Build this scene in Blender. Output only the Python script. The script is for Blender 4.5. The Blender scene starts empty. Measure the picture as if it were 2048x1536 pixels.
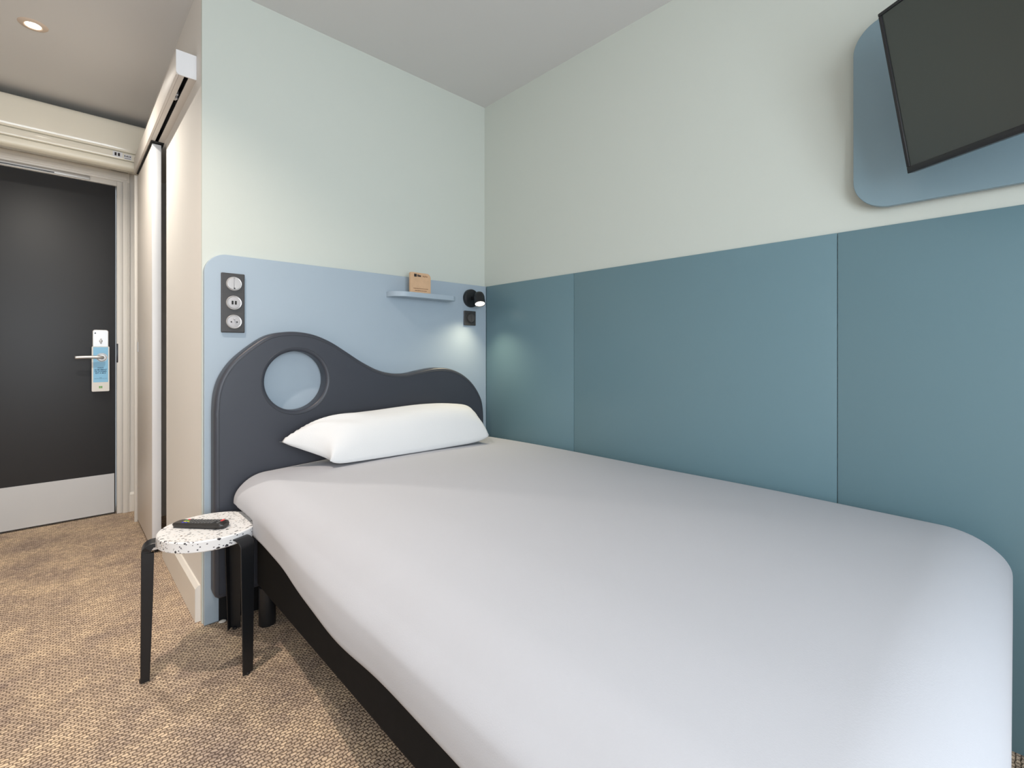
import bpy, bmesh, math, random
from mathutils import Vector, Matrix, noise
random.seed(7)
S = bpy.context.scene
COL = S.collection

# ------------------------------------------------------------------ camera
F_PX, HORIZON, YAW, EYE = 955.0, 704.0, 43.49, 1.01
cd = bpy.data.cameras.new('camera')
cd.sensor_fit = 'HORIZONTAL'; cd.sensor_width = 36.0
cd.lens = F_PX / 2048 * 36.0
cd.shift_y = -(768 - HORIZON) / 2048
cd.clip_start = 0.02
cam = bpy.data.objects.new('camera', cd); COL.objects.link(cam)
cam.location = (0, 0, EYE)
cam.rotation_euler = (math.radians(90), 0, math.radians(-YAW))
S.camera = cam
S.view_settings.view_transform = 'Standard'
S.view_settings.look = 'None'
S.view_settings.gamma = 1
S.view_settings.use_curve_mapping = False
S.view_settings.exposure = 0.0

# ------------------------------------------------------------------ world and daylight
W = bpy.data.worlds.new('world'); S.world = W; W.use_nodes = True
W.node_tree.nodes['Background'].inputs[0].default_value = (0.80, 0.90, 1.0, 1)
W.node_tree.nodes['Background'].inputs[1].default_value = 1.0

def area_light(name, loc, rot, sx, sy, power, color):
    l = bpy.data.lights.new(name, 'AREA'); l.shape = 'RECTANGLE'; l.size = sx; l.size_y = sy
    l.energy = power; l.color = color
    o = bpy.data.objects.new(name, l); COL.objects.link(o); o.location = loc; o.rotation_euler = rot
    return o
def spot_light(name, loc, direction, power, angle, blend, color, radius):
    l = bpy.data.lights.new(name, 'SPOT'); l.energy = power; l.spot_size = math.radians(angle); l.spot_blend = blend
    l.color = color; l.shadow_soft_size = radius
    o = bpy.data.objects.new(name, l); COL.objects.link(o); o.location = loc
    o.rotation_euler = Vector(direction).to_track_quat('-Z', 'Y').to_euler()
    return o
Y_BACK = -1.30
X_LEFT = -0.95
# daylight coming in through the window opening of the wall behind the camera
area_light('window_daylight', (0.00, Y_BACK - 0.16, 1.30), (math.radians(90), 0, 0), 1.7, 1.4, 90, (0.84, 0.92, 1.0))
WARM = (1.0, 0.86, 0.70)
DOWNLIGHTS = [(-0.08, 2.870), (-0.03, 1.45)]
DL_COLOR = [(1.0, 0.94, 0.84), (1.0, 0.86, 0.75)]
DL_POWER = [74, 88]

# ------------------------------------------------------------------ materials
def srgb(r, g, b):
    f = lambda c: (c / 255 / 12.92) if c / 255 <= 0.04045 else ((c / 255 + 0.055) / 1.055) ** 2.4
    return (f(r), f(g), f(b), 1)
def mat(name, col, rough=0.6, metal=0.0, bump=0.0, bscale=200.0, emit=None, spec=0.5, var=0.0, vscale=6.0):
    m = bpy.data.materials.new(name); m.use_nodes = True
    nt = m.node_tree; b = nt.nodes['Principled BSDF']
    b.inputs['Base Color'].default_value = col
    b.inputs['Roughness'].default_value = rough
    b.inputs['Metallic'].default_value = metal
    b.inputs['Specular IOR Level'].default_value = spec
    tc = nt.nodes.new('ShaderNodeTexCoord')
    nz = nt.nodes.new('ShaderNodeTexNoise'); nz.inputs['Scale'].default_value = vscale; nz.inputs['Detail'].default_value = 3
    nt.links.new(tc.outputs['Object'], nz.inputs['Vector'])
    if var > 0:
        mx = nt.nodes.new('ShaderNodeMix'); mx.data_type = 'RGBA'
        mx.inputs['A'].default_value = tuple(c * (1 - var) for c in col[:3]) + (1,)
        mx.inputs['B'].default_value = tuple(min(1, c * (1 + var)) for c in col[:3]) + (1,)
        nt.links.new(nz.outputs['Fac'], mx.inputs['Factor'])
        nt.links.new(mx.outputs['Result'], b.inputs['Base Color'])
    if bump > 0:
        n2 = nt.nodes.new('ShaderNodeTexNoise'); n2.inputs['Scale'].default_value = bscale; n2.inputs['Detail'].default_value = 4
        nt.links.new(tc.outputs['Object'], n2.inputs['Vector'])
        bp = nt.nodes.new('ShaderNodeBump'); bp.inputs['Strength'].default_value = 0.5; bp.inputs['Distance'].default_value = bump
        nt.links.new(n2.outputs['Fac'], bp.inputs['Height']); nt.links.new(bp.outputs['Normal'], b.inputs['Normal'])
    if emit:
        b.inputs['Emission Color'].default_value = emit[0]; b.inputs['Emission Strength'].default_value = emit[1]
    return m

M = {}
M['green'] = mat('pale_green_paint', (0.60, 0.63, 0.575, 1), 0.75, bump=0.0003, bscale=350)
M['ceiling'] = mat('ceiling_paint', (0.65, 0.64, 0.625, 1), 0.85, bump=0.0003, bscale=300)
M['white_wall'] = mat('white_wall_paint', (0.76, 0.73, 0.69, 1), 0.7, bump=0.0002, bscale=300)
M['trim'] = mat('white_satin_trim', (0.78, 0.74, 0.68, 1), 0.4)
M['laminate'] = mat('closet_laminate', (0.70, 0.65, 0.60, 1), 0.45)
M['teal'] = mat('teal_panel', (0.140, 0.236, 0.272, 1), 0.38, spec=0.5, bump=0.00008, bscale=600)
M['blue'] = mat('light_blue_panel', (0.37, 0.445, 0.51, 1), 0.45, bump=0.00008, bscale=600)
M['tvboard'] = mat('blue_television_board', (0.21, 0.30, 0.345, 1), 0.3)
M['vinyl'] = mat('charcoal_vinyl', (0.042, 0.046, 0.059, 1), 0.42, bump=0.0003, bscale=900)
M['vinyl_seam'] = mat('charcoal_piping', (0.038, 0.042, 0.05, 1), 0.4)
M['sheet'] = mat('white_cotton', (0.50, 0.505, 0.535, 1), 0.9, bump=0.00035, bscale=420, spec=0.2)
M['pillow'] = mat('white_pillow_cotton', (0.74, 0.74, 0.735, 1), 0.9, bump=0.0006, bscale=420, spec=0.2)
M['base'] = mat('black_base_fabric', (0.0105, 0.0105, 0.0112, 1), 0.9, bump=0.0006, bscale=900, spec=0.2, var=0.25, vscale=30)
M['black'] = mat('black_plastic', (0.012, 0.012, 0.013, 1), 0.45)
M['leg'] = mat('black_powder_coat', (0.010, 0.011, 0.013, 1), 0.38)
M['door'] = mat('black_door_paint', (0.022, 0.023, 0.026, 1), 0.48, bump=0.0002, bscale=250)
M['steel'] = mat('brushed_steel', (0.60, 0.59, 0.58, 1), 0.42, metal=0.75, var=0.05, vscale=3)
M['kick'] = mat('kick_plate_aluminium', (0.62, 0.62, 0.62, 1), 0.5, metal=0.35, var=0.05, vscale=2)
M['cream'] = mat('cream_gloss_plastic', (0.86, 0.81, 0.69, 1), 0.12)
M['cream2'] = mat('cream_satin_plastic', (0.80, 0.75, 0.62, 1), 0.35)
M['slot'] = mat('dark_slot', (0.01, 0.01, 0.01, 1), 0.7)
M['track'] = mat('dark_track_metal', (0.05, 0.05, 0.055, 1), 0.35, metal=0.6)
M['cap'] = mat('white_end_cap', (0.82, 0.82, 0.83, 1), 0.4)
M['plate'] = mat('graphite_switch_plate', (0.045, 0.042, 0.041, 1), 0.4)
M['titan'] = mat('titanium_module', (0.50, 0.48, 0.47, 1), 0.32, metal=0.5)
M['module'] = mat('light_module', (0.44, 0.43, 0.44, 1), 0.4)
M['darkmod'] = mat('dark_module', (0.07, 0.065, 0.062, 1), 0.3)
M['wood'] = mat('light_wood_card', (0.62, 0.40, 0.24, 1), 0.6, var=0.12, vscale=40)
M['ink'] = mat('dark_ink', (0.012, 0.008, 0.01, 1), 0.6)
M['brown_ink'] = mat('brown_engraving', (0.22, 0.10, 0.04, 1), 0.7)
M['hang_blue'] = mat('hanger_blue_print', (0.26, 0.56, 0.80, 1), 0.45)
M['hang_white'] = mat('hanger_white_card', (0.78, 0.75, 0.70, 1), 0.5)
M['green_ink'] = mat('green_ink', (0.16, 0.42, 0.10, 1), 0.6)
M['navy_ink'] = mat('navy_ink', (0.04, 0.12, 0.22, 1), 0.6)
M['screen'] = mat('tv_screen', (0.034, 0.042, 0.036, 1), 0.32, spec=0.9)
M['bezel'] = mat('tv_bezel', (0.018, 0.018, 0.02, 1), 0.35)
M['remote'] = mat('remote_body', (0.022, 0.020, 0.019, 1), 0.33)
M['rubber'] = mat('grey_remote_key', (0.10, 0.10, 0.10, 1), 0.5)
M['red'] = mat('red_key', (0.75, 0.08, 0.08, 1), 0.4)
M['yellow'] = mat('yellow_key', (0.6, 0.6, 0.05, 1), 0.4)
M['blue_key'] = mat('blue_key', (0.07, 0.07, 0.4, 1), 0.4)
M['greenkey'] = mat('green_key', (0.05, 0.35, 0.08, 1), 0.4)
M['brass'] = mat('copper_ring', (0.64, 0.52, 0.42, 1), 0.5)
M['lens'] = mat('lit_downlight_lens', (1, 0.9, 0.8, 1), 0.4, emit=((1.0, 0.86, 0.70, 1), 14))
M['sconce_lens'] = mat('lit_reading_lens', (1, 0.95, 0.85, 1), 0.4, emit=((1.0, 0.93, 0.80, 1), 5))
M['plaster'] = mat('plaster_chip', (0.7, 0.66, 0.6, 1), 0.9)
M['sticker'] = mat('white_sticker', (0.78, 0.78, 0.80, 1), 0.5)

def carpet_material():
    m = bpy.data.materials.new('woven_loop_carpet'); m.use_nodes = True
    nt = m.node_tree; L = nt.links; b = nt.nodes['Principled BSDF']
    b.inputs['Roughness'].default_value = 0.95; b.inputs['Specular IOR Level'].default_value = 0.1
    tc = nt.nodes.new('ShaderNodeTexCoord')
    wn = nt.nodes.new('ShaderNodeTexNoise'); wn.inputs['Scale'].default_value = 60; wn.inputs['Detail'].default_value = 2
    L.new(tc.outputs['Object'], wn.inputs['Vector'])
    sub = nt.nodes.new('ShaderNodeVectorMath'); sub.operation = 'SUBTRACT'; sub.inputs[1].default_value = (0.5, 0.5, 0.5)
    L.new(wn.outputs['Color'], sub.inputs[0])
    sc = nt.nodes.new('ShaderNodeVectorMath'); sc.operation = 'SCALE'; sc.inputs['Scale'].default_value = 0.013
    L.new(sub.outputs[0], sc.inputs[0])
    ad = nt.nodes.new('ShaderNodeVectorMath'); ad.operation = 'ADD'
    L.new(tc.outputs['Object'], ad.inputs[0]); L.new(sc.outputs[0], ad.inputs[1])
    br = nt.nodes.new('ShaderNodeTexBrick')
    L.new(ad.outputs[0], br.inputs['Vector'])
    br.offset = 0.5; br.squash = 1.0
    br.inputs['Scale'].default_value = 1.0
    br.inputs['Brick Width'].default_value = 0.0150
    br.inputs['Row Height'].default_value = 0.0098
    br.inputs['Mortar Size'].default_value = 0.0024
    br.inputs['Mortar Smooth'].default_value = 1.0
    br.inputs['Bias'].default_value = 0.1
    br.inputs['Color1'].default_value = (0.90, 0.71, 0.52, 1)
    br.inputs['Color2'].default_value = (0.59, 0.46, 0.35, 1)
    br.inputs['Mortar'].default_value = (0.23, 0.17, 0.125, 1)
    big = nt.nodes.new('ShaderNodeTexNoise'); big.inputs['Scale'].default_value = 5.5; big.inputs['Detail'].default_value = 5; big.inputs['Roughness'].default_value = 0.65
    L.new(tc.outputs['Object'], big.inputs['Vector'])
    rp = nt.nodes.new('ShaderNodeValToRGB')
    rp.color_ramp.elements[0].position = 0.33; rp.color_ramp.elements[0].color = (0.66, 0.64, 0.68, 1)
    rp.color_ramp.elements[1].position = 0.66; rp.color_ramp.elements[1].color = (1.12, 1.08, 1.0, 1)
    L.new(big.outputs['Fac'], rp.inputs['Fac'])
    mul = nt.nodes.new('ShaderNodeMix'); mul.data_type = 'RGBA'; mul.blend_type = 'MULTIPLY'; mul.inputs['Factor'].default_value = 1
    L.new(br.outputs['Color'], mul.inputs['A']); L.new(rp.outputs['Color'], mul.inputs['B'])
    L.new(mul.outputs['Result'], b.inputs['Base Color'])
    inv = nt.nodes.new('ShaderNodeMath'); inv.operation = 'SUBTRACT'; inv.inputs[0].default_value = 1.0
    L.new(br.outputs['Fac'], inv.inputs[1])
    bp = nt.nodes.new('ShaderNodeBump'); bp.inputs['Strength'].default_value = 0.75; bp.inputs['Distance'].default_value = 0.004
    L.new(inv.outputs[0], bp.inputs['Height']); L.new(bp.outputs['Normal'], b.inputs['Normal'])
    return m
M['carpet'] = carpet_material()

def terrazzo_material():
    m = bpy.data.materials.new('white_terrazzo'); m.use_nodes = True
    nt = m.node_tree; L = nt.links; b = nt.nodes['Principled BSDF']; b.inputs['Roughness'].default_value = 0.35
    tc = nt.nodes.new('ShaderNodeTexCoord')
    last = None
    for i, (scale, rot, thr, rare, col) in enumerate([(44, 0.5, 0.31, 0.46, (0.03, 0.03, 0.035, 1)),
                                                      (62, 2.1, 0.28, 0.50, (0.16, 0.15, 0.16, 1)),
                                                      (85, 1.2, 0.33, 0.50, (0.05, 0.05, 0.06, 1)),
                                                      (60, 2.8, 0.22, 0.72, (0.45, 0.28, 0.16, 1))]):
        mp = nt.nodes.new('ShaderNodeMapping'); mp.inputs['Rotation'].default_value = (0.2 * i, 0.1, rot)
        mp.inputs['Scale'].default_value = (1.0, 1.9, 1.5); mp.inputs['Location'].default_value = (i * 3.1, i, i * 2)
        L.new(tc.outputs['Object'], mp.inputs['Vector'])
        vo = nt.nodes.new('ShaderNodeTexVoronoi'); vo.inputs['Scale'].default_value = scale
        vo.distance = 'MINKOWSKI'; vo.inputs['Exponent'].default_value = 1.2
        L.new(mp.outputs[0], vo.inputs['Vector'])
        a = nt.nodes.new('ShaderNodeMath'); a.operation = 'LESS_THAN'; a.inputs[1].default_value = thr
        L.new(vo.outputs['Distance'], a.inputs[0])
        sp = nt.nodes.new('ShaderNodeSeparateColor'); L.new(vo.outputs['Color'], sp.inputs[0])
        g = nt.nodes.new('ShaderNodeMath'); g.operation = 'GREATER_THAN'; g.inputs[1].default_value = rare
        L.new(sp.outputs[0], g.inputs[0])
        mu = nt.nodes.new('ShaderNodeMath'); mu.operation = 'MULTIPLY'; L.new(a.outputs[0], mu.inputs[0]); L.new(g.outputs[0], mu.inputs[1])
        mx = nt.nodes.new('ShaderNodeMix'); mx.data_type = 'RGBA'
        if last is None: mx.inputs['A'].default_value = (0.80, 0.79, 0.78, 1)
        else: L.new(last, mx.inputs['A'])
        mx.inputs['B'].default_value = col; L.new(mu.outputs[0], mx.inputs['Factor']); last = mx.outputs['Result']
    L.new(last, b.inputs['Base Color'])
    return m
M['terrazzo'] = terrazzo_material()

def glass_material():
    m = bpy.data.materials.new('window_glass'); m.use_nodes = True
    nt = m.node_tree; nt.nodes.clear()
    o = nt.nodes.new('ShaderNodeOutputMaterial'); t = nt.nodes.new('ShaderNodeBsdfTransparent'); g = nt.nodes.new('ShaderNodeBsdfGlossy')
    g.inputs['Roughness'].default_value = 0.02
    x = nt.nodes.new('ShaderNodeMixShader'); x.inputs[0].default_value = 0.06
    nt.links.new(t.outputs[0], x.inputs[1]); nt.links.new(g.outputs[0], x.inputs[2]); nt.links.new(x.outputs[0], o.inputs[0])
    return m
M['glass'] = glass_material()

# ------------------------------------------------------------------ helpers
def link(name, me, m, parent=None, smooth=False, label=None):
    o = bpy.data.objects.new(name, me); COL.objects.link(o)
    if m: me.materials.clear(); me.materials.append(m)
    if smooth:
        for p in me.polygons: p.use_smooth = True
    if parent is not None:
        o.parent = parent
        if parent.type == 'EMPTY': o.matrix_parent_inverse = Matrix.Translation(-parent.location)
    if label: o['label'] = label
    return o
def fin(name, bm, m, parent=None, smooth=False, label=None, angle=None):
    bmesh.ops.recalc_face_normals(bm, faces=bm.faces)
    me = bpy.data.meshes.new(name); bm.to_mesh(me); bm.free()
    if angle is not None:
        for p in me.polygons: p.use_smooth = True
        me.set_sharp_from_angle(angle=math.radians(angle))
    return link(name, me, m, parent, smooth, label)
def tag(o, label, cat, group=None, kind=None):
    o['label'] = label; o['category'] = cat
    if group: o['group'] = group
    if kind: o['kind'] = kind
    return o
def thing(name, label, cat, loc, group=None, kind=None):
    o = bpy.data.objects.new(name, None); COL.objects.link(o); o.location = loc; o.empty_display_size = 0.05
    return tag(o, label, cat, group, kind)
def add_box(bm, x0, x1, y0, y1, z0, z1, bev=0.0, seg=2):
    t = bmesh.new()
    bmesh.ops.create_cube(t, size=1)
    for v in t.verts:
        v.co = Vector(((x0 + x1) / 2 + v.co.x * (x1 - x0), (y0 + y1) / 2 + v.co.y * (y1 - y0), (z0 + z1) / 2 + v.co.z * (z1 - z0)))
    if bev > 0: bmesh.ops.bevel(t, geom=list(t.edges), offset=bev, segments=seg, profile=0.5, affect='EDGES', clamp_overlap=True)
    merge(bm, t)
def merge(bm, t, mtx=None):
    me = bpy.data.meshes.new('tmp'); t.to_mesh(me); t.free()
    if mtx is not None: me.transform(mtx)
    bm.from_mesh(me); bpy.data.meshes.remove(me)
def box(name, x0, x1, y0, y1, z0, z1, m, parent=None, bev=0.0, label=None, seg=2):
    bm = bmesh.new(); add_box(bm, x0, x1, y0, y1, z0, z1, bev, seg)
    return fin(name, bm, m, parent, label=label, angle=40 if bev else None)
def lathe(bm, profile, origin, axis, seg=40):
    """profile: list of (radius, height along axis)"""
    axis = Vector(axis).normalized(); q = Vector((0, 0, 1)).rotation_difference(axis)
    rings = []
    for r, h in profile:
        if r < 1e-6: rings.append([bm.verts.new(Vector(origin) + q @ Vector((0, 0, h)))])
        else: rings.append([bm.verts.new(Vector(origin) + q @ Vector((r * math.cos(2 * math.pi * k / seg), r * math.sin(2 * math.pi * k / seg), h))) for k in range(seg)])
    for a, b in zip(rings, rings[1:]):
        for k in range(seg):
            k2 = (k + 1) % seg
            if len(a) == 1 and len(b) == 1: continue
            if len(a) == 1: bm.faces.new((a[0], b[k], b[k2]))
            elif len(b) == 1: bm.faces.new((a[k], a[k2], b[0]))
            else: bm.faces.new((a[k], a[k2], b[k2], b[k]))
def turned(name, profile, origin, axis, m, parent=None, label=None, seg=40, angle=35):
    bm = bmesh.new(); lathe(bm, profile, origin, axis, seg)
    return fin(name, bm, m, parent, label=label, angle=angle)
def cyl(r, h, bev=0.0):
    if bev <= 0: return [(0, 0), (r, 0), (r, h), (0, h)]
    p = [(0, 0)]
    for k in range(5): a = k / 4 * math.pi / 2; p.append((r - bev + bev * math.sin(a), bev - bev * math.cos(a)))
    for k in range(5): a = k / 4 * math.pi / 2; p.append((r - bev + bev * math.cos(a), h - bev + bev * math.sin(a)))
    return p + [(0, h)]
def tube(name, pts, r, m, parent=None, label=None, cyclic=False, seg=8):
    bm = bmesh.new(); n = len(pts); pts = [Vector(p) for p in pts]; rings = []
    for i, p in enumerate(pts):
        a = pts[(i - 1) % n] if (cyclic or i > 0) else p
        b = pts[(i + 1) % n] if (cyclic or i < n - 1) else p
        d = (b - a).normalized()
        up = Vector((0, 1, 0)) if abs(d.y) < 0.9 else Vector((0, 0, 1))
        s = d.cross(up).normalized(); u = s.cross(d).normalized()
        rr = r[i] if isinstance(r, (list, tuple)) else r
        rings.append([bm.verts.new(p + rr * (math.cos(2 * math.pi * k / seg) * s + math.sin(2 * math.pi * k / seg) * u)) for k in range(seg)])
    for i in range(n if cyclic else n - 1):
        a, b = rings[i], rings[(i + 1) % n]
        for k in range(seg): bm.faces.new((a[k], a[(k + 1) % seg], b[(k + 1) % seg], b[k]))
    if not cyclic: bm.faces.new(rings[0]); bm.faces.new(rings[-1])
    return fin(name, bm, m, parent, smooth=True, label=label)
def plate_mesh(loops, thick, bevel, xform):
    """filled outline(s) given in 2D, with a rounded rim; the outer size stays that of the loops; local z runs 0..thick"""
    cu = bpy.data.curves.new('tmp', 'CURVE'); cu.dimensions = '2D'; cu.fill_mode = 'BOTH'
    cu.extrude = thick / 2 - bevel; cu.bevel_depth = bevel; cu.bevel_resolution = 4; cu.offset = -bevel
    for lp in loops:
        s = cu.splines.new('POLY'); s.points.add(len(lp) - 1)
        for q, (x, y) in zip(s.points, lp): q.co = (x, y, 0, 1)
        s.use_cyclic_u = True
    o = bpy.data.objects.new('tmp', cu); COL.objects.link(o)
    dg = bpy.context.evaluated_depsgraph_get()
    me = bpy.data.meshes.new_from_object(o.evaluated_get(dg))
    bpy.data.objects.remove(o); bpy.data.curves.remove(cu)
    flat_n = (xform.to_3x3() @ Vector((0, 0, 1))).normalized()
    me.transform(xform @ Matrix.Translation((0, 0, thick / 2)))
    bm = bmesh.new(); bm.from_mesh(me); bmesh.ops.remove_doubles(bm, verts=bm.verts, dist=1e-5)
    bmesh.ops.recalc_face_normals(bm, faces=bm.faces); bm.to_mesh(me); bm.free()
    for p in me.polygons: p.use_smooth = abs(p.normal.dot(flat_n)) < .9995
    me.set_sharp_from_angle(angle=math.radians(32))
    for p in me.polygons: p.use_smooth = abs(p.normal.dot(flat_n)) < .9995
    return me
def basis(o, ex, ey, ez):
    return Matrix(((ex[0], ey[0], ez[0], o[0]), (ex[1], ey[1], ez[1], o[1]), (ex[2], ey[2], ez[2], o[2]), (0, 0, 0, 1)))
def on_head(y):   # 2D (x, z) on a plane facing -Y whose back lies at y
    return basis((0, y, 0), (1, 0, 0), (0, 0, 1), (0, -1, 0))
def on_right(x):  # 2D (y, z) mirrored so that the plate grows towards -X from x
    return basis((x, 0, 0), (0, -1, 0), (0, 0, 1), (-1, 0, 0))
def flat(z):
    return Matrix.Translation((0, 0, z))
def catmull(pts, n=8, cyclic=False):
    out = []; N = len(pts)
    rng = range(N) if cyclic else range(N - 1)
    for i in rng:
        g = (lambda k: pts[k % N]) if cyclic else (lambda k: pts[max(0, min(N - 1, k))])
        p0, p1, p2, p3 = g(i - 1), g(i), g(i + 1), g(i + 2)
        for k in range(n):
            t = k / n
            out.append(tuple(0.5 * (2 * p1[j] + (p2[j] - p0[j]) * t + (2 * p0[j] - 5 * p1[j] + 4 * p2[j] - p3[j]) * t * t + (3 * p1[j] - p0[j] - 3 * p2[j] + p3[j]) * t ** 3) for j in range(len(p1))))
    if not cyclic: out.append(tuple(pts[-1]))
    return out
def rrect(x0, x1, y0, y1, r, n=8):
    r = r if isinstance(r, (list, tuple)) else (r,) * 4      # corners: bottom-left, bottom-right, top-right, top-left
    out = []
    for (cx, cy, a0, rr) in ((x0 + r[0], y0 + r[0], 180, r[0]), (x1 - r[1], y0 + r[1], 270, r[1]), (x1 - r[2], y1 - r[2], 0, r[2]), (x0 + r[3], y1 - r[3], 90, r[3])):
        if rr < 1e-5: out.append((cx, cy)); continue
        for k in range(n + 1):
            a = math.radians(a0 + 90 * k / n); out.append((cx + rr * math.cos(a), cy + rr * math.sin(a)))
    return out
def circle(cx, cy, r, n=48): return [(cx + r * math.cos(2 * math.pi * k / n), cy + r * math.sin(2 * math.pi * k / n)) for k in range(n)]
def text_mesh(lines, size, spacing, xform, align='CENTER', extrude=0.0004, bold=0.0):
    cu = bpy.data.curves.new('tmp', 'FONT'); cu.body = lines; cu.size = size; cu.space_line = spacing; cu.align_x = align; cu.align_y = 'CENTER'
    cu.extrude = extrude; cu.offset = bold
    o = bpy.data.objects.new('tmp', cu); COL.objects.link(o)
    me = bpy.data.meshes.new_from_object(o.evaluated_get(bpy.context.evaluated_depsgraph_get()))
    bpy.data.objects.remove(o); bpy.data.curves.remove(cu); me.transform(xform); return me

# ------------------------------------------------------------------ room dimensions
YH, YD, XC, XR, ZC = 2.079, 3.867, 0.385, 1.757, 2.399   # head wall, door wall, closet face, right wall, ceiling
XP = 1.749                                               # front of the teal wall panels
YP = 2.056                                               # front of the light blue head panel

# ------------------------------------------------------------------ room shell
def struct(o, label, cat): return tag(o, label, cat, kind='structure')
struct(box('floor', X_LEFT - .1, XR + .1, Y_BACK - .1, YD + .2, -0.06, 0, M['carpet']), 'mottled beige and brown woven loop carpet floor', 'floor')
struct(box('ceiling', X_LEFT - .1, XR + .1, Y_BACK - .1, YD + .2, ZC, ZC + .08, M['ceiling']), 'plain off-white painted ceiling', 'ceiling')
struct(box('wall_right', XR, XR + .1, Y_BACK, YD + .1, 0, ZC, M['green']), 'pale green painted wall above the teal panels, beside the bed', 'wall')
struct(box('wall_head', XC, XR, YH, YH + .012, 0, ZC, M['green']), 'pale green painted wall behind the head of the bed', 'wall')
OY0, OY1, OZ = 2.888, 3.612, 2.050      # closet opening behind the sliding leaf
bm = bmesh.new()
add_box(bm, XC, XC + .1, YH + .012, OY0, 0, ZC); add_box(bm, XC, XC + .1, OY1, YD, 0, ZC); add_box(bm, XC, XC + .1, OY0, OY1, OZ, ZC)
add_box(bm, XC + .1, .95, OY0 - .08, OY0, 0, ZC); add_box(bm, XC + .1, .95, OY1, OY1 + .08, 0, ZC); add_box(bm, .93, .95, OY0, OY1, 0, ZC)
struct(fin('wall_closet', bm, M['white_wall']), 'off-white wall side with the sliding closet door', 'wall')
struct(box('wall_left', X_LEFT - .1, X_LEFT, Y_BACK, YD + .1, 0, ZC, M['white_wall']), 'off-white wall to the left of the entrance', 'wall')
# wall with the doorway
DX0, DX1, DZ = -0.575, 0.262, 2.047
bm = bmesh.new()
add_box(bm, X_LEFT, DX0 - .03, YD, YD + .1, 0, ZC); add_box(bm, DX1 + .03, XC, YD, YD + .1, 0, ZC); add_box(bm, DX0 - .03, DX1 + .03, YD, YD + .1, DZ + .03, ZC)
struct(fin('wall_door', bm, M['white_wall']), 'off-white wall around the dark entrance door', 'wall')
# wall with the window, behind the camera
WX0, WX1, WZ0, WZ1 = -0.80, 0.80, 0.62, 1.98
bm = bmesh.new()
add_box(bm, X_LEFT, WX0, Y_BACK - .1, Y_BACK, 0, ZC); add_box(bm, WX1, XR, Y_BACK - .1, Y_BACK, 0, ZC)
add_box(bm, WX0, WX1, Y_BACK - .1, Y_BACK, 0, WZ0); add_box(bm, WX0, WX1, Y_BACK - .1, Y_BACK, WZ1, ZC)
struct(fin('wall_window', bm, M['white_wall']), 'off-white wall with the window, opposite the headboard', 'wall')
w = thing('window_1', 'white framed window opposite the headboard', 'window', (0.0, Y_BACK - .05, WZ0), kind='structure')
bm = bmesh.new()
for a in ((WX0, WX0 + .05, WZ0, WZ1), (WX1 - .05, WX1, WZ0, WZ1), (WX0 + .05, WX1 - .05, WZ0, WZ0 + .05), (WX0 + .05, WX1 - .05, WZ1 - .05, WZ1), (-.025, .025, WZ0 + .05, WZ1 - .05)):
    add_box(bm, a[0], a[1], Y_BACK - .08, Y_BACK - .03, a[2], a[3], 0.004)
fin('window_frame', bm, M['trim'], w)
box('window_pane', WX0 + .05, -.025, Y_BACK - .058, Y_BACK - .052, WZ0 + .05, WZ1 - .05, M['glass'], w)
box('window_pane', .025, WX1 - .05, Y_BACK - .058, Y_BACK - .052, WZ0 + .05, WZ1 - .05, M['glass'], w)

# baseboards with a chamfered top
def baseboard(name, x0, x1, y0, y1, h, side, label):
    bm = bmesh.new()
    t = [(0, 0), (1, 0), (1, h - .012), (0.35, h), (0, h)]
    if side == 'x':   # sits on a wall facing -x; x1 is the wall
        P = [(x1 - (x1 - x0) * a, z) for a, z in t]
        A = [bm.verts.new((x, y0, z)) for x, z in P]; B = [bm.verts.new((x, y1, z)) for x, z in P]
    else:             # wall facing -y; y1 is the wall
        P = [(y1 - (y1 - y0) * a, z) for a, z in t]
        A = [bm.verts.new((x0, y, z)) for y, z in P]; B = [bm.verts.new((x1, y, z)) for y, z in P]
    bm.faces.new(A); bm.faces.new(B)
    for k in range(5): bm.faces.new((A[k], A[(k + 1) % 5], B[(k + 1) % 5], B[k]))
    return struct(fin(name, bm, M['trim']), label, 'baseboard')
baseboard('baseboard_closet', 0.368, XC, 2.106, 2.884, 0.135, 'x', 'off-white baseboard with chamfered top on the closet wall behind the stool')
baseboard('baseboard_door', 0.324, XC, YD - .014, YD, 0.12, 'y', 'short off-white baseboard between the entrance door frame and the closet')
struct(box('trim_1', 0.325, 0.340, 3.598, 3.616, 0, 2.06, M['trim'], bev=.001), 'narrow off-white closet jamb strip beside the entrance door', 'trim')

# ------------------------------------------------------------------ entrance door
d = thing('door_1', 'black entrance door with metal kick plate and off-white frame', 'door', (-.15, YD, 0), kind='structure')
box('door_leaf', DX0, DX1 - .006, YD + .004, YD + .05, 0.008, DZ - .003, M['door'], d, bev=.001)
bm = bmesh.new(); jy = YD - .006
add_box(bm, DX1, DX1 + .030, jy, YD + .1, 0, DZ + .030, .002); add_box(bm, DX0 - .030, DX0, jy, YD + .1, 0, DZ + .030, .002)
add_box(bm, DX0, DX1, jy, YD + .1, DZ, DZ + .030, .002)
fin('door_jamb', bm, M['trim'], d, angle=40)
bm = bmesh.new()
for (e, t0) in ((0.0, .016), (.016, .022), (.040, .015)):
    w_ = .058 - e
    add_box(bm, DX1 + .028 + e * .0, DX1 + .028 + w_ * .6 if e else DX1 + .062, YD - t0, YD, 0, DZ + .028, .002)
add_box(bm, DX0 - .088, DX0 - .028, YD - .018, YD, 0, DZ + .028, .002)
add_box(bm, DX0 - .088, DX1 + .062, YD - .016, YD, DZ + .028, DZ + .09, .002)
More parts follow.
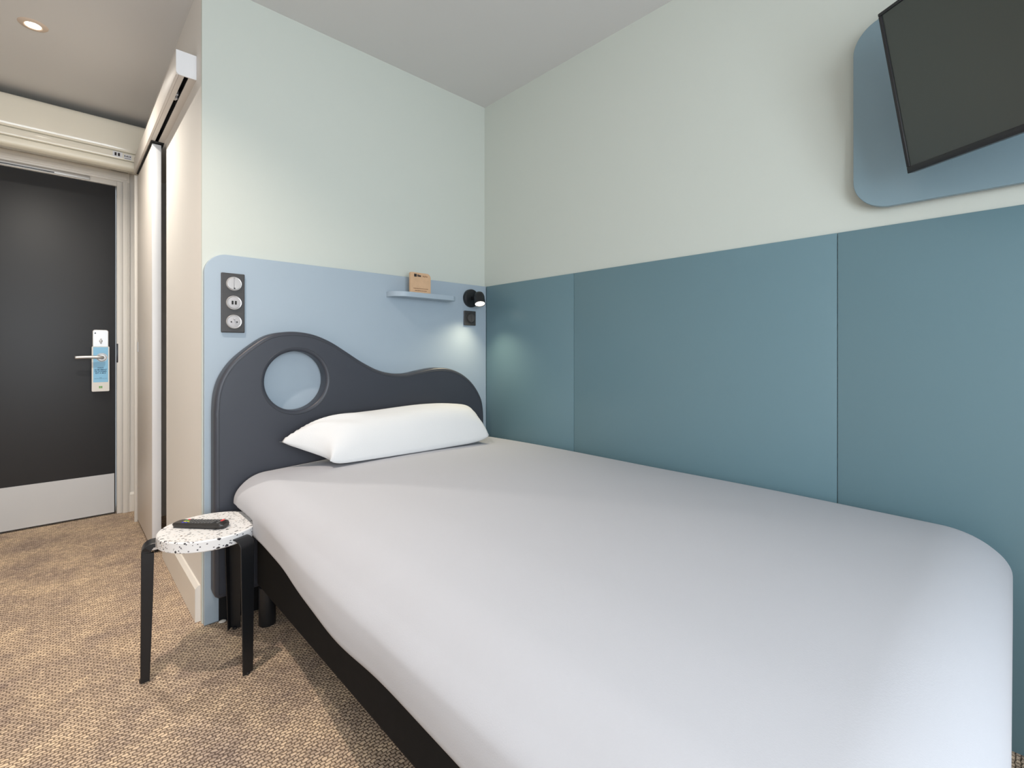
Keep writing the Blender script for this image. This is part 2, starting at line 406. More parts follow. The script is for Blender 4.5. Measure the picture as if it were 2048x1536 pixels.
add_box(bm, DX0 - .088, DX1 + .050, YD - .022, YD - .010, DZ + .040, DZ + .066, .003)
fin('door_casing', bm, M['trim'], d, angle=40)
box('kick_plate', DX0 + .01, DX1 - .012, YD + .001, YD + .0045, 0.012, .254, M['kick'], d, label='brushed metal kick plate')
# concealed closer arm rail at the head of the door
cr = box('closer_rail', -.50, 0.136, jy - .010, jy, DZ + .004, DZ + .028, M['steel'], d, bev=.002, label='grey metal closer rail')
box('closer_groove', -.50, -0.02, jy - .0115, jy - .0095, DZ + .006, DZ + .011, M['slot'], cr)
# lock plate and handle
bm = bmesh.new()
me = plate_mesh([rrect(.147, .223, .84, 1.146, [.006, .006, .012, .012])], .014, .004, on_head(YD + .004))
lp = link('lock_plate', me, M['steel'], d, label='brushed steel electronic lock plate'); bm.free()
turned('thumb_turn', cyl(.008, .012, .003), (.186, YD - .009, 1.077), (0, -1, 0), M['titan'], lp)
box('thumb_turn_wing', .183, .189, YD - .026, YD - .020, 1.060, 1.093, M['steel'], lp, bev=.002)
turned('rivet', cyl(.004, .003, .001), (.160, YD - .009, 1.125), (0, -1, 0), M['track'], lp)
turned('handle_rose', cyl(.022, .016, .003), (.190, YD - .009, .975), (0, -1, 0), M['steel'], lp)
tube('lever_handle', catmull([(.190, YD - .020, .975), (.190, YD - .045, .976), (.186, YD - .058, .978), (.165, YD - .062, .979), (.12, YD - .062, .979), (.068, YD - .058, .977)], 6),
     [.010] * 13 + [.0105] * 6 + [.0095] * 12, M['steel'], d, label='brushed steel lever handle', seg=14)
box('strike_plate', DX1 - .002, DX1 + .006, jy - .002, jy + .02, .945, 1.062, M['track'], d, bev=.001)
# "do not disturb" card hanging on the lever
h = thing('door_hanger', 'blue and white card hanger on the lever handle of the black door', 'door hanger', (.184, YD - .02, .77))
hy = YD - .029
me = plate_mesh([rrect(.143, .225, .770, 1.044, .006), circle(.190, .977, .026, 40)], .0016, .0003, on_head(hy))
link('hanger_card', me, M['hang_white'], h)
me = plate_mesh([rrect(.150, .219, .826, 1.040, .001), circle(.190, .977, .0265, 40)], .0004, .0001, on_head(hy - .0017))
pr = link('blue_print', me, M['hang_blue'], h, label='sky blue printed field')
link('printed_text', text_mesh('CHUT\nLE MOMENT\nDE DORMIR\nEST A MOI', .0105, 1.0, on_head(hy - .0023) @ Matrix.Translation((.184, .897, 0)), bold=.0003), M['navy_ink'], pr)
link('small_print', text_mesh('merci\nmerci de repasser plus tard', .0052, 1.1, on_head(hy - .0023) @ Matrix.Translation((.184, .852, 0))), M['navy_ink'], pr)
bm = bmesh.new()
for ix in (-1, 1):
    for iz in (-1, 1): add_box(bm, .184 + ix * .0042 - .0036, .184 + ix * .0042 + .0036, hy - .0024, hy - .0016, .796 + iz * .0036 - .0030, .796 + iz * .0036 + .0030)
fin('green_emblem', bm, M['green_ink'], h)

# ------------------------------------------------------------------ air conditioner above the door
AY = 3.575
a = thing('air_conditioner', 'glossy cream wall air conditioner above the entrance door', 'air conditioner', (-.13, YD, 2.08))
AY = 3.575
def profile_x(name, prof, x0, x1, m, parent, label=None):
    bm = bmesh.new(); A = [bm.verts.new((x0, y, z)) for y, z in prof]; B = [bm.verts.new((x1, y, z)) for y, z in prof]
    bm.faces.new(A); bm.faces.new(B); n = len(prof)
    for k in range(n): bm.faces.new((A[k], A[(k + 1) % n], B[(k + 1) % n], B[k]))
    return fin(name, bm, m, parent, label=label, angle=25)
AX0, AX1 = -0.62, 0.3835
profile_x('body', [(YD, 2.150), (3.70, 2.094), (AY + .012, 2.086), (AY + .012, 2.33), (3.70, 2.358), (YD, 2.36)], AX0, AX1, M['cream2'], a)
fp = catmull([(AY + .014, 2.176), (AY - .001, 2.180), (AY - .008, 2.215), (AY - .008, 2.28), (AY - .002, 2.335), (AY + .02, 2.352), (AY + .055, 2.360)], 5)
profile_x('front_panel', fp + [(AY + .055, 2.345), (AY + .0125, 2.335)], AX0, AX1, M['cream'], a, 'high-gloss cream front panel')
profile_x('air_flap', catmull([(AY + .011, 2.171), (AY - .002, 2.169), (AY - .003, 2.145), (AY, 2.131), (AY + .011, 2.129)], 4), AX0, AX1, M['cream'], a)
profile_x('lower_flap', catmull([(AY + .011, 2.124), (AY + .001, 2.123), (AY + .001, 2.10), (AY + .008, 2.086), (AY + .03, 2.078)], 4) + [(AY + .03, 2.086), (AY + .011, 2.09)], AX0, AX1, M['cream2'], a)
st = box('sticker', .224, .268, AY - .0042, AY - .003, 2.137, 2.168, M['sticker'], a, label='white label with dark printed squares')
for x in (.232, .247): box('printed_square', x, x + .009, AY - .0048, AY - .0042, 2.144, 2.162, M['ink'], st)
s2 = box('sticker', .274, .309, AY - .0042, AY - .003, 2.133, 2.162, M['sticker'], a, label='white label with small printed marks')
bm = bmesh.new()
for k in range(5): add_box(bm, .276 + k * .0064, .280 + k * .0064, AY - .0048, AY - .0042, 2.148, 2.156 - .002 * (k % 2))
add_box(bm, .277, .306, AY - .0048, AY - .0042, 2.138, 2.1405)
fin('printed_marks', bm, M['plate'], s2)
box('pipe_gap_bar', .235, .315, YD - .026, YD, 2.136, 2.152, M['slot'], a, bev=.002)  # dark bar added in place of the open pipe gap

# ------------------------------------------------------------------ sliding closet door and its track
t = thing('door_track', 'off-white sliding door track box high on the closet wall', 'door track', (XC, 3.0, 2.06))
box('fascia', .320, .330, 2.18, AY - .012, 2.060, 2.150, M['laminate'], t, bev=.002)
bm = bmesh.new(); add_box(bm, .330, .3465, 2.18, AY - .012, 2.060, 2.064); add_box(bm, .3605, XC, 2.18, AY - .012, 2.060, 2.064); add_box(bm, .330, XC, 2.18, AY - .012, 2.143, 2.150)
fin('soffit_strip', bm, M['laminate'], t)
bm = bmesh.new(); add_box(bm, .342, .3455, 2.18, AY - .012, 2.064, 2.100); add_box(bm, .3615, .365, 2.18, AY - .012, 2.064, 2.100); add_box(bm, .342, .365, 2.18, AY - .012, 2.100, 2.106)
box('shadow_strip', .331, .383, 2.945, 3.56, 2.0565, 2.0600, M['slot'], t)  # black strip standing in for the shade between soffit and sliding leaf
fin('running_rail', bm, M['track'], t)
me = plate_mesh([rrect(.3195, XC, 2.0585, 2.151, [.014, .001, .001, .001])], .006, .001, on_head(2.18))
link('end_cap', me, M['cap'], t, label='white plastic end cap')
bm = bmesh.new(); add_box(bm, .3475, .3595, 2.38, 2.44, 2.070, 2.090, .003); lathe(bm, cyl(.009, .004, .001), (.3475, 2.40, 2.085), (1, 0, 0), 20); lathe(bm, cyl(.004, .014, .001), (.3535, 2.395, 2.058), (0, 0, 1), 16)
fin('roller_stop', bm, M['titan'], t)
sd = thing('sliding_closet_door', 'tall beige sliding closet door between the entrance and the bed nook', 'closet door', (.36, 3.27, 0))
box('panel', .338, .3745, 2.985, 3.592, .018, 2.053, M['laminate'], sd, bev=.0015)
box('edge_band', .3375, .3750, 2.968, 2.985, .018, 2.053, M['cap'], sd, bev=.0015, label='white front edge')
bm = bmesh.new(); add_box(bm, .334, .338, 3.545, 3.57, 1.01, 1.07, .001)
fin('finger_pull', bm, M['steel'], sd)
box('floor_guide', .350, .364, 2.985, 3.03, 0, .018, M['black'], sd, bev=.001)

# ------------------------------------------------------------------ ceiling downlights
DL_LABEL = ['small round recessed ceiling downlight near the entrance door, lit warm', 'round recessed ceiling downlight above the terrazzo stool']
for (x, y), pw, lb in zip(DOWNLIGHTS, DL_POWER, DL_LABEL):
    o = thing('ceiling_downlight', lb, 'ceiling light', (x, y, ZC), group='recessed ceiling downlights')
    turned('trim_ring', [(.026, -.001), (.026, -.004), (.030, -.006), (.045, -.003), (.048, 0), (.048, .002), (.026, .002)], (x, y, ZC), (0, 0, 1), M['brass'], o)
    turned('lens', [(0, -.0025), (.025, -.0025), (.025, -.0005), (0, -.0005)], (x, y, ZC), (0, 0, 1), M['lens'], o, label='glowing lens')
    spot_light('downlight_beam', (x, y, ZC - .012), (0, 0, -1), pw, (148, 125)[DOWNLIGHTS.index((x, y))], 1.0, DL_COLOR[DOWNLIGHTS.index((x, y))], .022)

# ------------------------------------------------------------------ wall panels
for (y0, y1, lb) in ((1.4235, YP, 'narrow teal wall panel in the corner beside the headboard and reading lamp'), (0.3805, 1.4215, 'middle teal wall panel between the two vertical seams along the bed'),
                     (-0.665, 0.3785, 'teal wall panel under the television board, at the foot of the bed')):
    tag(box('wall_panel', XP, XR, y0, y1, 0.0, 1.379, M['teal'], bev=.0012), lb, 'wall panel', 'teal wall panels along the bed')
me = plate_mesh([[(x, z) for x, z in rrect(.388, XP, 0, 1.379, [.001, .001, .001, .075], 14)]], YH - YP, .002, on_head(YH))
# the lower part of the panel is cut back beside the bed foot
tag(link('wall_panel', me, M['blue']), 'light blue wall panel with rounded corner behind the dark headboard', 'wall panel')
tag(box('dark_gap_board', .434, XP, YP - .014, YP, 0, .106, M['base'], bev=.001), 'black board filling the dark gap at floor level under the headboard', 'board')  # black board put in for the dark shadow beneath the headboard

# ------------------------------------------------------------------ headboard
HF, HB = 1.989, YP            # front and back of the upholstery
outline = [(.398, .135), (.398, .30), (.398, .74), (.3985, .80), (.404, .862), (.4225, .922), (.462, .982), (.530, 1.040), (.590, 1.076), (.655, 1.090),
           (.715, 1.090), (.775, 1.078), (.840, 1.050), (.905, 1.010), (.975, .966), (1.050, .929), (1.120, .911), (1.200, .907), (1.280, .919),
           (1.360, .930), (1.430, .928), (1.492, .912), (1.548, .885), (1.602, .842), (1.646, .785), (1.671, .722), (1.679, .60), (1.679, .30), (1.679, .135)]
outline = [(x + .009 * max(0, min(1, (.62 - x) / .15)), z) for x, z in outline]
ol = catmull(outline, 5)
ol = [(.421, .112), (.411, .120)] + ol + [(1.675, .120), (1.665, .112)]
HC, HRx = (.6945, .894), .1195
hole = circle(HC[0], HC[1], HRx, 64)
hb = thing('headboard', 'charcoal upholstered headboard with a wavy top and a round hole', 'headboard', (1.06, 2.02, .11))
me = plate_mesh([ol, hole], HB - HF, .012, on_head(HB))
link('upholstery', me, M['vinyl'], hb)
def inset(lp, dist):
    n = len(lp); out = []
    for i in range(n):
        ax, az = lp[i - 1]; bx, bz = lp[(i + 1) % n]; tx, tz = bx - ax, bz - az; l = math.hypot(tx, tz) or 1
        out.append((lp[i][0] + tz / l * dist, HF + .0006, lp[i][1] - tx / l * dist))
    return out
tube('seam_piping', inset(ol, .0145), .0015, M['vinyl_seam'], hb, cyclic=True, seg=6)
tube('seam_piping', [(HC[0] + (HRx + .0145) * math.cos(t_), HF + .0006, HC[1] + (HRx + .0145) * math.sin(t_)) for t_ in [2 * math.pi * k / 60 for k in range(60)]], .0015, M['vinyl_seam'], hb, cyclic=True, seg=6)

# ------------------------------------------------------------------ bed
b = thing('bed', 'low black fabric bed base on round black legs under the white mattress', 'bed', (1.12, 1.0, 0))
box('bed_base', .535, 1.715, .05, 1.950, .14, .36, M['base'], b, bev=.012, seg=3)
for (x, y) in ((.562, 1.935 - .02), (1.68, 1.915), (.60, .12), (1.68, .12)):
    turned('leg', cyl(.029, .142, .003), (x, y, 0), (0, 0, 1), M['leg'], b)

def soft_box(name, ext, rad, nx, ny, nz, m, post, parent=None):
    (x0, x1), (y0, y1), (z0, z1) = ext; bm = bmesh.new(); cache = {}
    def V(i, j, k):
        key = (i, j, k)
        if key in cache: return cache[key]
        p = [x0 + (x1 - x0) * i / nx, y0 + (y1 - y0) * j / ny, z0 + (z1 - z0) * k / nz]
        lo, hi = (x0, y0, z0), (x1, y1, z1); q = []; d = []
        for c in range(3):
            rl, rh = rad[c]; mn = lo[c] + rl; mx = hi[c] - rh
            if p[c] < mn: q.append(mn); d.append(((p[c] - mn) / rl, rl))
            elif p[c] > mx: q.append(mx); d.append(((p[c] - mx) / rh, rh))
            else: q.append(p[c]); d.append((0, 0))
        l = math.sqrt(sum(a[0] ** 2 for a in d)) or 1; mxd = max(abs(a[0]) for a in d)
        out = [q[c] + d[c][1] * d[c][0] / l * (mxd if l else 1) for c in range(3)]
        cache[key] = bm.verts.new(post(Vector(out))); return cache[key]
    for i in range(nx):
        for j in range(ny):
            for k in (0, nz): bm.faces.new((V(i, j, k), V(i + 1, j, k), V(i + 1, j + 1, k), V(i, j + 1, k)))
    for i in range(nx):
        for k in range(nz):
            for j in (0, ny): bm.faces.new((V(i, j, k), V(i + 1, j, k), V(i + 1, j, k + 1), V(i, j, k + 1)))
    for j in range(ny):
        for k in range(nz):
            for i in (0, nx): bm.faces.new((V(i, j, k), V(i, j + 1, k), V(i, j + 1, k + 1), V(i, j, k + 1)))
    return fin(name, bm, m, parent, smooth=True)
SX, SY, SR, SZ = .360, 1.820, .143, .440
def mattress_post(p):
    u = (p.x - 1.10) / .63; v = (p.y - 1.0) / .99
    top = max(0, min(1, (p.z - .42) / .12))
    p.z += top * (.012 - .020 * u * u - .010 * v ** 4)
    p.z += top * .004 * noise.noise(Vector((p.x * 2.2, p.y * 2.0, 0)))
    side = max(0, min(1, (.52 - p.z) / .1))
    if p.x < .75:
        f = max(0, min(1, (1.85 - p.y) / .6)); f = f * f * (3 - 2 * f)
        p.z -= .040 * f * top * max(0, (.75 - p.x) / .29) ** 2
        p.x += .003 * math.sin(p.y * 9 + 1) * side * .6 + .003 * noise.noise(Vector((p.y * 6, p.z * 4, 3)))
    if p.x < .60:                       # the near part of the side bulges out over the base
        ry = max(0, min(1, (1.65 - p.y) / .65)); rz = max(0, min(1, (.560 - p.z) / .150)); rx = max(0, min(1, (.60 - p.x) / .14))
        p.x -= .022 * ry * ry * (3 - 2 * ry) * rz * rz * (3 - 2 * rz) * rx * rx * (3 - 2 * rx)
    if p.x < .530 and p.z < .47:       # hem of the sheet, hanging a little lower along the near part
        ry = max(0, min(1, (p.y - 1.0) / .65)); zb = .3670 + .028 * ry * ry * (3 - 2 * ry) + .0025 * math.sin(p.y * 11) + .0015 * math.sin(p.y * 23 + 1)
        p.z = zb + (p.z - .361) / (.47 - .361) * (.47 - zb)
    if p.x < .60 and p.z < .460:      # the stool is pushed against the soft edge
        ddy = p.y - SY; rr2 = max((SR + .004) ** 2 - ddy * ddy, .0001 if ddy > 0 else 0)
        if rr2 > 0:
            lim = SX + math.sqrt(rr2); k = min(1, (.460 - p.z) / .012)
            if ddy > .080: lim = max(lim, .508)
            if p.x < lim: p.x += (lim - p.x) * k
    return p
tag(soft_box('mattress', ((.458, 1.737), (.004, 1.978), (.361, .572)), ((.105, .09), (.13, .035), (.022, .092)), 150, 190, 26, M['sheet'], mattress_post),
    'thick mattress in a smooth white fitted sheet on the black base', 'mattress')

# pillow: two sheets of cloth sewn along the edge, plump in the middle
def build_pillow():
    FL, FR, BR, BL = Vector((.735, 1.762, .600)), Vector((1.488, 1.722, .612)), Vector((1.575, 1.915, .652)), Vector((.600, 1.905, .672))
    nu, nv = 72, 40; bm = bmesh.new(); top = {}; bot = {}
    for i in range(nu + 1):
        for j in range(nv + 1):
            u = i / nu; v = j / nv
            a = FL.lerp(FR, u); c = BL.lerp(BR, u); p = a.lerp(c, v)
            U = 2 * u - 1; V = 2 * v - 1
            # the edges between the corners are pulled in, the corners stay as points
            p += (FR - FL).normalized() * ((.046 if U < 0 else .034) * (1 - V * V) * (-U) * abs(U) ** 3)
            eu = max(0.0, 1 - abs(U) ** (6.5 if U < 0 else 7.5)) ** .50; ev = max(0.0, 1 - abs(V) ** 2.8) ** .50
            t_ = eu * ev
            w1 = .006 * noise.noise(Vector((u * 5, v * 2, 1.3))) * t_
            tipd = math.hypot((u) * 1.6, (1 - v) * .6); ang_ = math.atan2((1 - v) * .6, u * 1.6 + 1e-6)
            fold = .0055 * math.sin(ang_ * 13) * max(0, 1 - tipd / .75) * min(1, tipd * 6) + .003 * math.sin(v * 17 + u * 20) * max(0, 1 - u * 5) * t_ + .003 * math.sin(v * 22 - u * 14) * max(0, 1 - (1 - u) * 6) * t_
            hgt = .116 + .016 * math.sin((u - .15) * 3.6) - .004 * math.exp(-((u - .33) / .12) ** 2)
            edge = i in (0, nu) or j in (0, nv)
            q = p + Vector((0, -.030, 1)) * (hgt * t_ + w1 + fold)
            top[i, j] = bm.verts.new(q)
            if edge: bot[i, j] = top[i, j]
            else:
                z = max(p.z - .045 * t_, .5835 + .002 * abs(U))
                bot[i, j] = bm.verts.new((p.x, p.y - .010 * t_, z))
    for i in range(nu):
        for j in range(nv):
            for T in (top, bot):
                bm.faces.new((T[i, j], T[i + 1, j], T[i + 1, j + 1], T[i, j + 1]))
    o = fin('pillow', bm, M['pillow'], smooth=True)
    return tag(o, 'plump white pillow lying on the mattress against the headboard', 'pillow')
build_pillow()

# ------------------------------------------------------------------ stool
s = thing('stool', 'small round stool with white terrazzo top and three black metal legs', 'stool', (SX, SY, 0))
turned('seat', [(0, -.034), (SR - .003, -.034), (SR, -.031), (SR, -.003), (SR - .003, 0), (0, 0)], (SX, SY, SZ), (0, 0, 1), M['terrazzo'], s, seg=72, label='white terrazzo disc with dark chips')
def stool_leg(az):
    c, sn = math.cos(math.radians(az)), math.sin(math.radians(az))
    path = [(SR + .0006, .4255), (SR + .006, .4255)]
    for k in range(9):
        a_ = k / 8 * math.radians(86); path.append((SR + .007 + .029 * math.sin(a_), .4255 - .029 + .029 * math.cos(a_)))
    path += [(SR + .0365, .25), (SR + .0375, .10), (SR + .038, .004)]
    bm = bmesh.new(); rings = []
    for i, (r, z) in enumerate(path):
        a0 = path[max(0, i - 1)]; a1 = path[min(len(path) - 1, i + 1)]; tx, tz = a1[0] - a0[0], a1[1] - a0[1]; l = math.hypot(tx, tz); nx, nz = tz / l, -tx / l
        hw = .0250 if z > .41 else (.0235 if z > .36 else .0235 - (.36 - z) * .017)
        th = .004; tk = min(1, max(0, (i - 1) / 9)); fl = .010 + .018 * tk - max(0, .34 - z) * .026
        # shallow channel section: flat plate with two short flanges turned inwards
        sec = [(-hw, 0.001), (-hw + .001, 0), (hw - .002, 0), (hw, .002), (hw, fl + th), (hw - .003, fl + th), (hw - .003, th), (-hw, th)]
        ring = []
        for sx, d_ in sec:
            rr = r + nx * d_ * 1.0; zz = z + nz * d_
            if i < 2: rr, zz = r, z - d_
            ring.append(bm.verts.new((SX + c * rr - sn * sx, SY + sn * rr + c * sx, zz)))
        rings.append(ring)
    for a1, b1 in zip(rings, rings[1:]):
        for k in range(8): bm.faces.new((a1[k], a1[(k + 1) % 8], b1[(k + 1) % 8], b1[k]))
    bm.faces.new(rings[0]); bm.faces.new(rings[-1])
    o = fin('leg', bm, M['leg'], s, angle=30)
    # rubber foot
    bm = bmesh.new(); rr = SR + .033
    lathe(bm, cyl(.008, .008, .002), (SX + c * rr, SY + sn * rr, 0), (0, 0, 1), 20)
    fin('foot_pad', bm, M['black'], o, angle=35)
    return o, c, sn
for az in (173, -67, 53):
    o, c, sn = stool_leg(az)
    if az == 173:
        bm = bmesh.new()
        for (dz, dx) in ((0, -.004), (0, .002), (0, .008), (-.020, .002), (-.024, -.004), (-.040, .004), (-.044, -.002)):
            rr = SR + .0338; lathe(bm, cyl(.0011, .0012), (SX + c * rr - sn * (dx - .002), SY + sn * rr + c * (dx - .002), .352 + dz), (c, sn, 0), 8)
        fin('engraved_dots', bm, M['titan'], o)

# ------------------------------------------------------------------ remote control on the stool
def build_remote():
    loc = Vector((.335, 1.828, SZ)); ang = math.radians(-48)
    r = thing('remote_control', 'black television remote lying on the terrazzo stool top', 'remote control', loc)
    c, sn = math.cos(ang), math.sin(ang); ex, ey = Vector((c, sn, 0)), Vector((-sn, c, 0))
    MX = basis(loc, ex, ey, (0, 0, 1)); Lh, Wh = .089, .022
    bm = bmesh.new(); n = 28; rings = []
    for i in range(n + 1):
        u = -1 + 2 * i / n; x = u * Lh; e = max(0.02, 1 - abs(u) ** 9) ** .5; wv = (Wh + .002 * u) * (.80 + .20 * e)
        if abs(u) > .9: wv *= max(.55, 1 - (abs(u) - .9) * 3.0)
        ht = .0175 * (.62 + .38 * e) + .003 * (u > 0) * u; zb = .0008 + .004 * (1 - e) + .003 * max(0, 1 - abs(u - .1) * 1.6) * 0
        sec = [(-wv * .80, zb), (-wv, zb + ht * .45), (-wv * .97, ht * .85), (-wv * .84, ht), (0, ht + .0006), (wv * .84, ht), (wv * .97, ht * .85), (wv, zb + ht * .45), (wv * .80, zb)]
        rings.append([bm.verts.new((x, y, z)) for y, z in sec])
    for a1, b1 in zip(rings, rings[1:]):
        for k in range(9): bm.faces.new((a1[k], a1[(k + 1) % 9], b1[(k + 1) % 9], b1[k]))
    bm.faces.new(rings[0]); bm.faces.new(rings[-1])
    bmesh.ops.transform(bm, matrix=MX, verts=bm.verts)
    body = fin('remote_body', bm, M['remote'], r, angle=40)
    for i in range(12):
        for j in range(4):
            if i == 10 and j in (0, 1): continue
            x = -.050 + i * .0108; y = -.0135 + j * .009; mt = M['rubber']
            if i == 0: mt = (M['blue_key'], M['yellow'], M['greenkey'], M['red'])[j]
            if i == 1 and j < 3: mt = (M['blue_key'], M['yellow'], M['rubber'])[j]
            if i == 11: mt = M['red'] if j in (2, 3) else M['rubber']
            hz = .0180 + .003 * max(0, x / Lh)
            bm = bmesh.new(); add_box(bm, x - .0038, x + .0038, y - .0030, y + .0030, hz - .002, hz + .0012, .0008, 1)
            bmesh.ops.transform(bm, matrix=MX, verts=bm.verts)
            fin('button', bm, mt, r, label='red power button' if mt == M['red'] and i == 11 else ('coloured button' if mt != M['rubber'] else None))
    return r
build_remote()

# ------------------------------------------------------------------ switch and socket plates
def ring_module(cx, cz, y, r, name, parent, mring, mface, label=None):
    o = turned(name, [(0, 0), (r, 0), (r, .0045), (r - .0015, .006), (r - .004, .0055), (r - .0045, .0035), (0, .0035)], (cx, y, cz), (0, -1, 0), mring, parent, label=label)
    return o
p = thing('switch_plate', 'tall graphite plate with light switch, charger and power outlet beside the headboard', 'switch', (.48, YP, 1.085))
link('cover_plate', plate_mesh([rrect(.441, .520, 1.084, 1.309, .003)], .010, .003, on_head(YP)), M['plate'], p)
PY = YP - .010; xs = .4825
o = ring_module(xs, 1.269, PY, .0265, 'rocker_switch', p, M['titan'], None, 'round metallic double rocker')
for sgn in (-1, 1):
    pts = [(xs + sgn * .0006 + sgn * .0225 * math.cos(a_), 1.269 + .0225 * math.sin(a_)) for a_ in [math.radians(-88 + 176 * k / 20) for k in range(21)]]
    link('rocker_half', plate_mesh([pts], .005, .0012, on_head(PY - .0035)), M['titan'], o)
box('indicator_slot', xs - .0016, xs + .003, PY - .0092, PY - .0084, 1.2495, 1.2535, M['slot'], o)
o = ring_module(xs, 1.197, PY, .0265, 'usb_charger', p, M['titan'], None, 'round charger with two ports')
turned('charger_face', cyl(.0215, .0035, .001), (xs + .001, PY - .0035, 1.197), (0, -1, 0), M['module'], o)
for dx in (-.006, .005):
    pt = link('usb_port', plate_mesh([rrect(xs + dx - .0032, xs + dx + .0032, 1.190, 1.204, .001)], .0008, .0002, on_head(PY - .0068)), M['slot'], o)
    box('port_tongue', xs + dx - .001, xs + dx + .001, PY - .0082, PY - .0076, 1.192, 1.202, M['module'], pt) if False else None
o = ring_module(xs, 1.125, PY, .0265, 'power_outlet', p, M['titan'], None, 'round french power outlet')
turned('outlet_well', cyl(.0205, .0015, .0005), (xs, PY - .0035, 1.125), (0, -1, 0), M['module'], o)
for (dx, dz) in ((-.0095, -.001), (.0095, -.001)): turned('pin_hole', cyl(.0026, .0006), (xs + dx, PY - .0050, 1.125 + dz), (0, -1, 0), M['slot'], o, seg=20)
turned('earth_pin', cyl(.0024, .009, .001), (xs, PY - .005, 1.1355), (0, -1, 0), M['steel'], o, seg=20)

p = thing('switch_plate', 'small square black wall switch directly under the reading lamp', 'switch', (1.628, YP, 1.15))
link('cover_plate', plate_mesh([rrect(1.588, 1.667, 1.155, 1.234, .003)], .010, .003, on_head(YP)), M['plate'], p)
o = ring_module(1.630, 1.195, PY, .0262, 'rocker_switch', p, M['plate'], None)
for sgn in (-1, 1):
    pts = [(1.630 + sgn * .0006 + sgn * .0220 * math.cos(a_), 1.195 + .0220 * math.sin(a_)) for a_ in [math.radians(-88 + 176 * k / 20) for k in range(21)]]
    link('rocker_half', plate_mesh([pts], .005 if sgn < 0 else .0035, .001, on_head(PY - .0035)), M['darkmod'], o)

# ------------------------------------------------------------------ little shelf and the wooden card
sh = thing('wall_shelf', 'short light blue wall shelf with rounded ends near the reading lamp', 'shelf', (1.31, YP, 1.272))
pts = rrect(1.128, 1.484, YP - .085, YP, [.075, .030, .001, .001], 12)
link('board', plate_mesh([pts], .024, .0015, flat(1.272)), M['blue'], sh)
cdn = thing('table_card', 'small wooden sign with printed lettering standing on the wall shelf', 'sign', (1.275, 2.0, 1.296))
CY = 1.998
link('wooden_block', plate_mesh([rrect(1.216, 1.330, 1.2962, 1.393, [.004, .004, .022, .006])], .014, .001, on_head(CY)), M['wood'], cdn)
ty = CY - .0143
bm = bmesh.new(); add_box(bm, 1.235, 1.2495, ty - .0006, ty, 1.372, 1.386, .0006, 1)
lg = fin('square_emblem', bm, M['ink'], cdn)
link('bold_lettering', text_mesh('ibis', .0150, 1, on_head(ty) @ Matrix.Translation((1.2535, 1.3785, 0)), 'LEFT', bold=.0006), M['ink'], cdn)
link('light_lettering', text_mesh('styles', .0130, 1, on_head(ty) @ Matrix.Translation((1.2825, 1.3785, 0)), 'LEFT'), M['brown_ink'], cdn)
link('small_print', text_mesh('scannez pour decouvrir nos services', .0056, 1.1, on_head(ty) @ Matrix.Translation((1.273, 1.317, 0)), bold=.0001), M['brown_ink'], cdn)
link('small_print', text_mesh('scan to discover our services', .0056, 1.1, on_head(ty) @ Matrix.Translation((1.273, 1.307, 0)), bold=.0001), M['brown_ink'], cdn)

# ------------------------------------------------------------------ reading lamp
rl = thing('reading_lamp', 'black round wall reading lamp, lit, in the corner above the small switch', 'lamp', (1.632, YP, 1.303))
turned('wall_base', [(0, 0), (.047, 0), (.049, .003), (.049, .017), (.047, .021), (.042, .023), (0, .025)], (1.632, YP, 1.303), (0, -1, 0), M['leg'], rl)
LC = Vector((1.630, 1.972, 1.297)); ax = Vector((-.20, -.40, -.90)).normalized()
tube('swivel_joint', [(1.632, YP - .020, 1.303), (1.631, 2.0, 1.300), tuple(LC)], .010, M['leg'], rl, seg=14)
hd = turned('lamp_head', [(0, -.038), (.012, -.036), (.022, -.029), (.027, -.018), (.0285, -.006), (.0290, .036), (.0275, .0375), (.0260, .0365), (.0260, .030)], LC, ax, M['leg'], rl)
turned('lens', [(0, .029), (.0258, .029), (.0258, .0325), (.020, .0345), (0, .0352)], LC, ax, M['sconce_lens'], rl, label='glowing lens')
spot_light('reading_beam', LC + ax * .042, (-.25, -.16, -.95), 8.2, 118, 0.9, (1.0, 0.87, 0.60), .018)

# ------------------------------------------------------------------ television board and television
tb = tag(link('television_board', plate_mesh([rrect(-.333, .75, 1.427, 1.978, .088, 14)], .018, .0015, on_right(1.737)), M['tvboard']),
         'blue rounded backing board on the wall behind the television', 'board')
bm = bmesh.new()
for y in (.2, -.2): box('spacer', 1.7372, XR - .0006, y - .02, y + .02, 1.55, 1.95, M['green'], tb)
azm = math.radians(32); pit = math.radians(13.25)
dx_ = Vector((-math.sin(azm), -math.cos(azm), 0)); nrm0 = Vector((-math.cos(azm), math.sin(azm), 0))
upv = (Vector((0, 0, 1)) * math.cos(pit) + nrm0 * math.sin(pit)).normalized(); nv_ = dx_.cross(upv).normalized()
if nv_.dot(nrm0) < 0: nv_ = -nv_
P0 = Vector((1.60, 0.193, 1.473)); TW, TH = .725, .412
TM = basis(P0, dx_, upv, nv_)
TR = Matrix.Translation(nv_ * -.0) @ TM
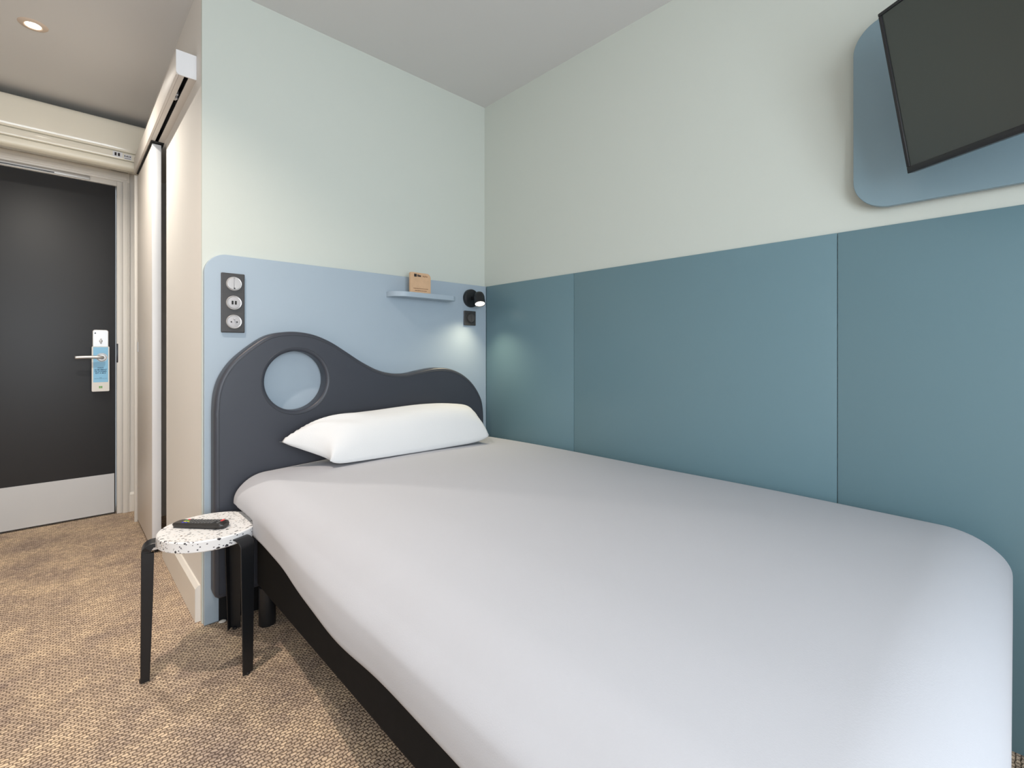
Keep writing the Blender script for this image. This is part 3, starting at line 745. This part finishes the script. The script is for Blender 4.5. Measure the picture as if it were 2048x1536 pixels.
def tvpart(name, pts_or_bm, m, parent, label=None, angle=40):
    bmesh.ops.transform(pts_or_bm, matrix=TM, verts=pts_or_bm.verts); return fin(name, pts_or_bm, m, parent, label=label, angle=angle)
mt = thing('wall_mount', 'dark swivel arm fixed to the blue board behind the television', 'wall mount', (1.71, -.05, 1.69))
tv = thing('television', 'flat black television tilted down on a wall arm at the right edge', 'television', P0)
bm = bmesh.new()
for q in ((0, TW, 0, .016), (0, TW, TH - .008, TH), (0, .008, .016, TH - .008), (TW - .008, TW, .016, TH - .008)): add_box(bm, q[0], q[1], q[2], q[3], -.022, 0.0, .0015)
tvpart('bezel', bm, M['bezel'], tv)
bm = bmesh.new(); add_box(bm, .0078, TW - .0078, .0158, TH - .0078, -.020, -.0035); tvpart('screen', bm, M['screen'], tv, 'dark satin screen')
bm = bmesh.new(); add_box(bm, .004, TW - .004, .004, TH - .004, -.030, -.0215, .003); add_box(bm, .12, TW - .12, .03, TH - .09, -.055, -.029, .008); tvpart('back_cover', bm, M['black'], tv)
bm = bmesh.new()
for k in range(26): add_box(bm, .16 + k * .012, .166 + k * .012, .0015, .006, -.034, -.0225)
tvpart('vent_ribs', bm, M['black'], tv)
bm = bmesh.new(); add_box(bm, TW / 2 - .10, TW / 2 + .10, .12, .32, -.062, -.054, .002); tvpart('mount_plate', bm, M['track'], mt)
cpt = TM @ Vector((TW / 2, .22, -.06))
tube('wall_arm', [tuple(cpt), (1.60, -.20, cpt.z), (1.712, -.05, cpt.z)], .016, M['track'], mt, seg=12)
box('wall_bracket', 1.706, 1.720, -.10, 0.0, cpt.z - .10, cpt.z + .10, M['track'], mt, bev=.002)

# ------------------------------------------------------------------ plaster chip on the carpet
bm = bmesh.new(); bmesh.ops.create_icosphere(bm, subdivisions=2, radius=1)
for v in bm.verts: v.co = Vector((.442 + v.co.x * .013, 2.036 + v.co.y * .009, .0055 + v.co.z * .0055)) + Vector((.0015, .001, .0008)) * noise.noise(v.co * 3)
tag(fin('plaster_chip', bm, M['plaster'], angle=25), 'crumb of white plaster on the carpet at the foot of the blue panel', 'plaster chip')
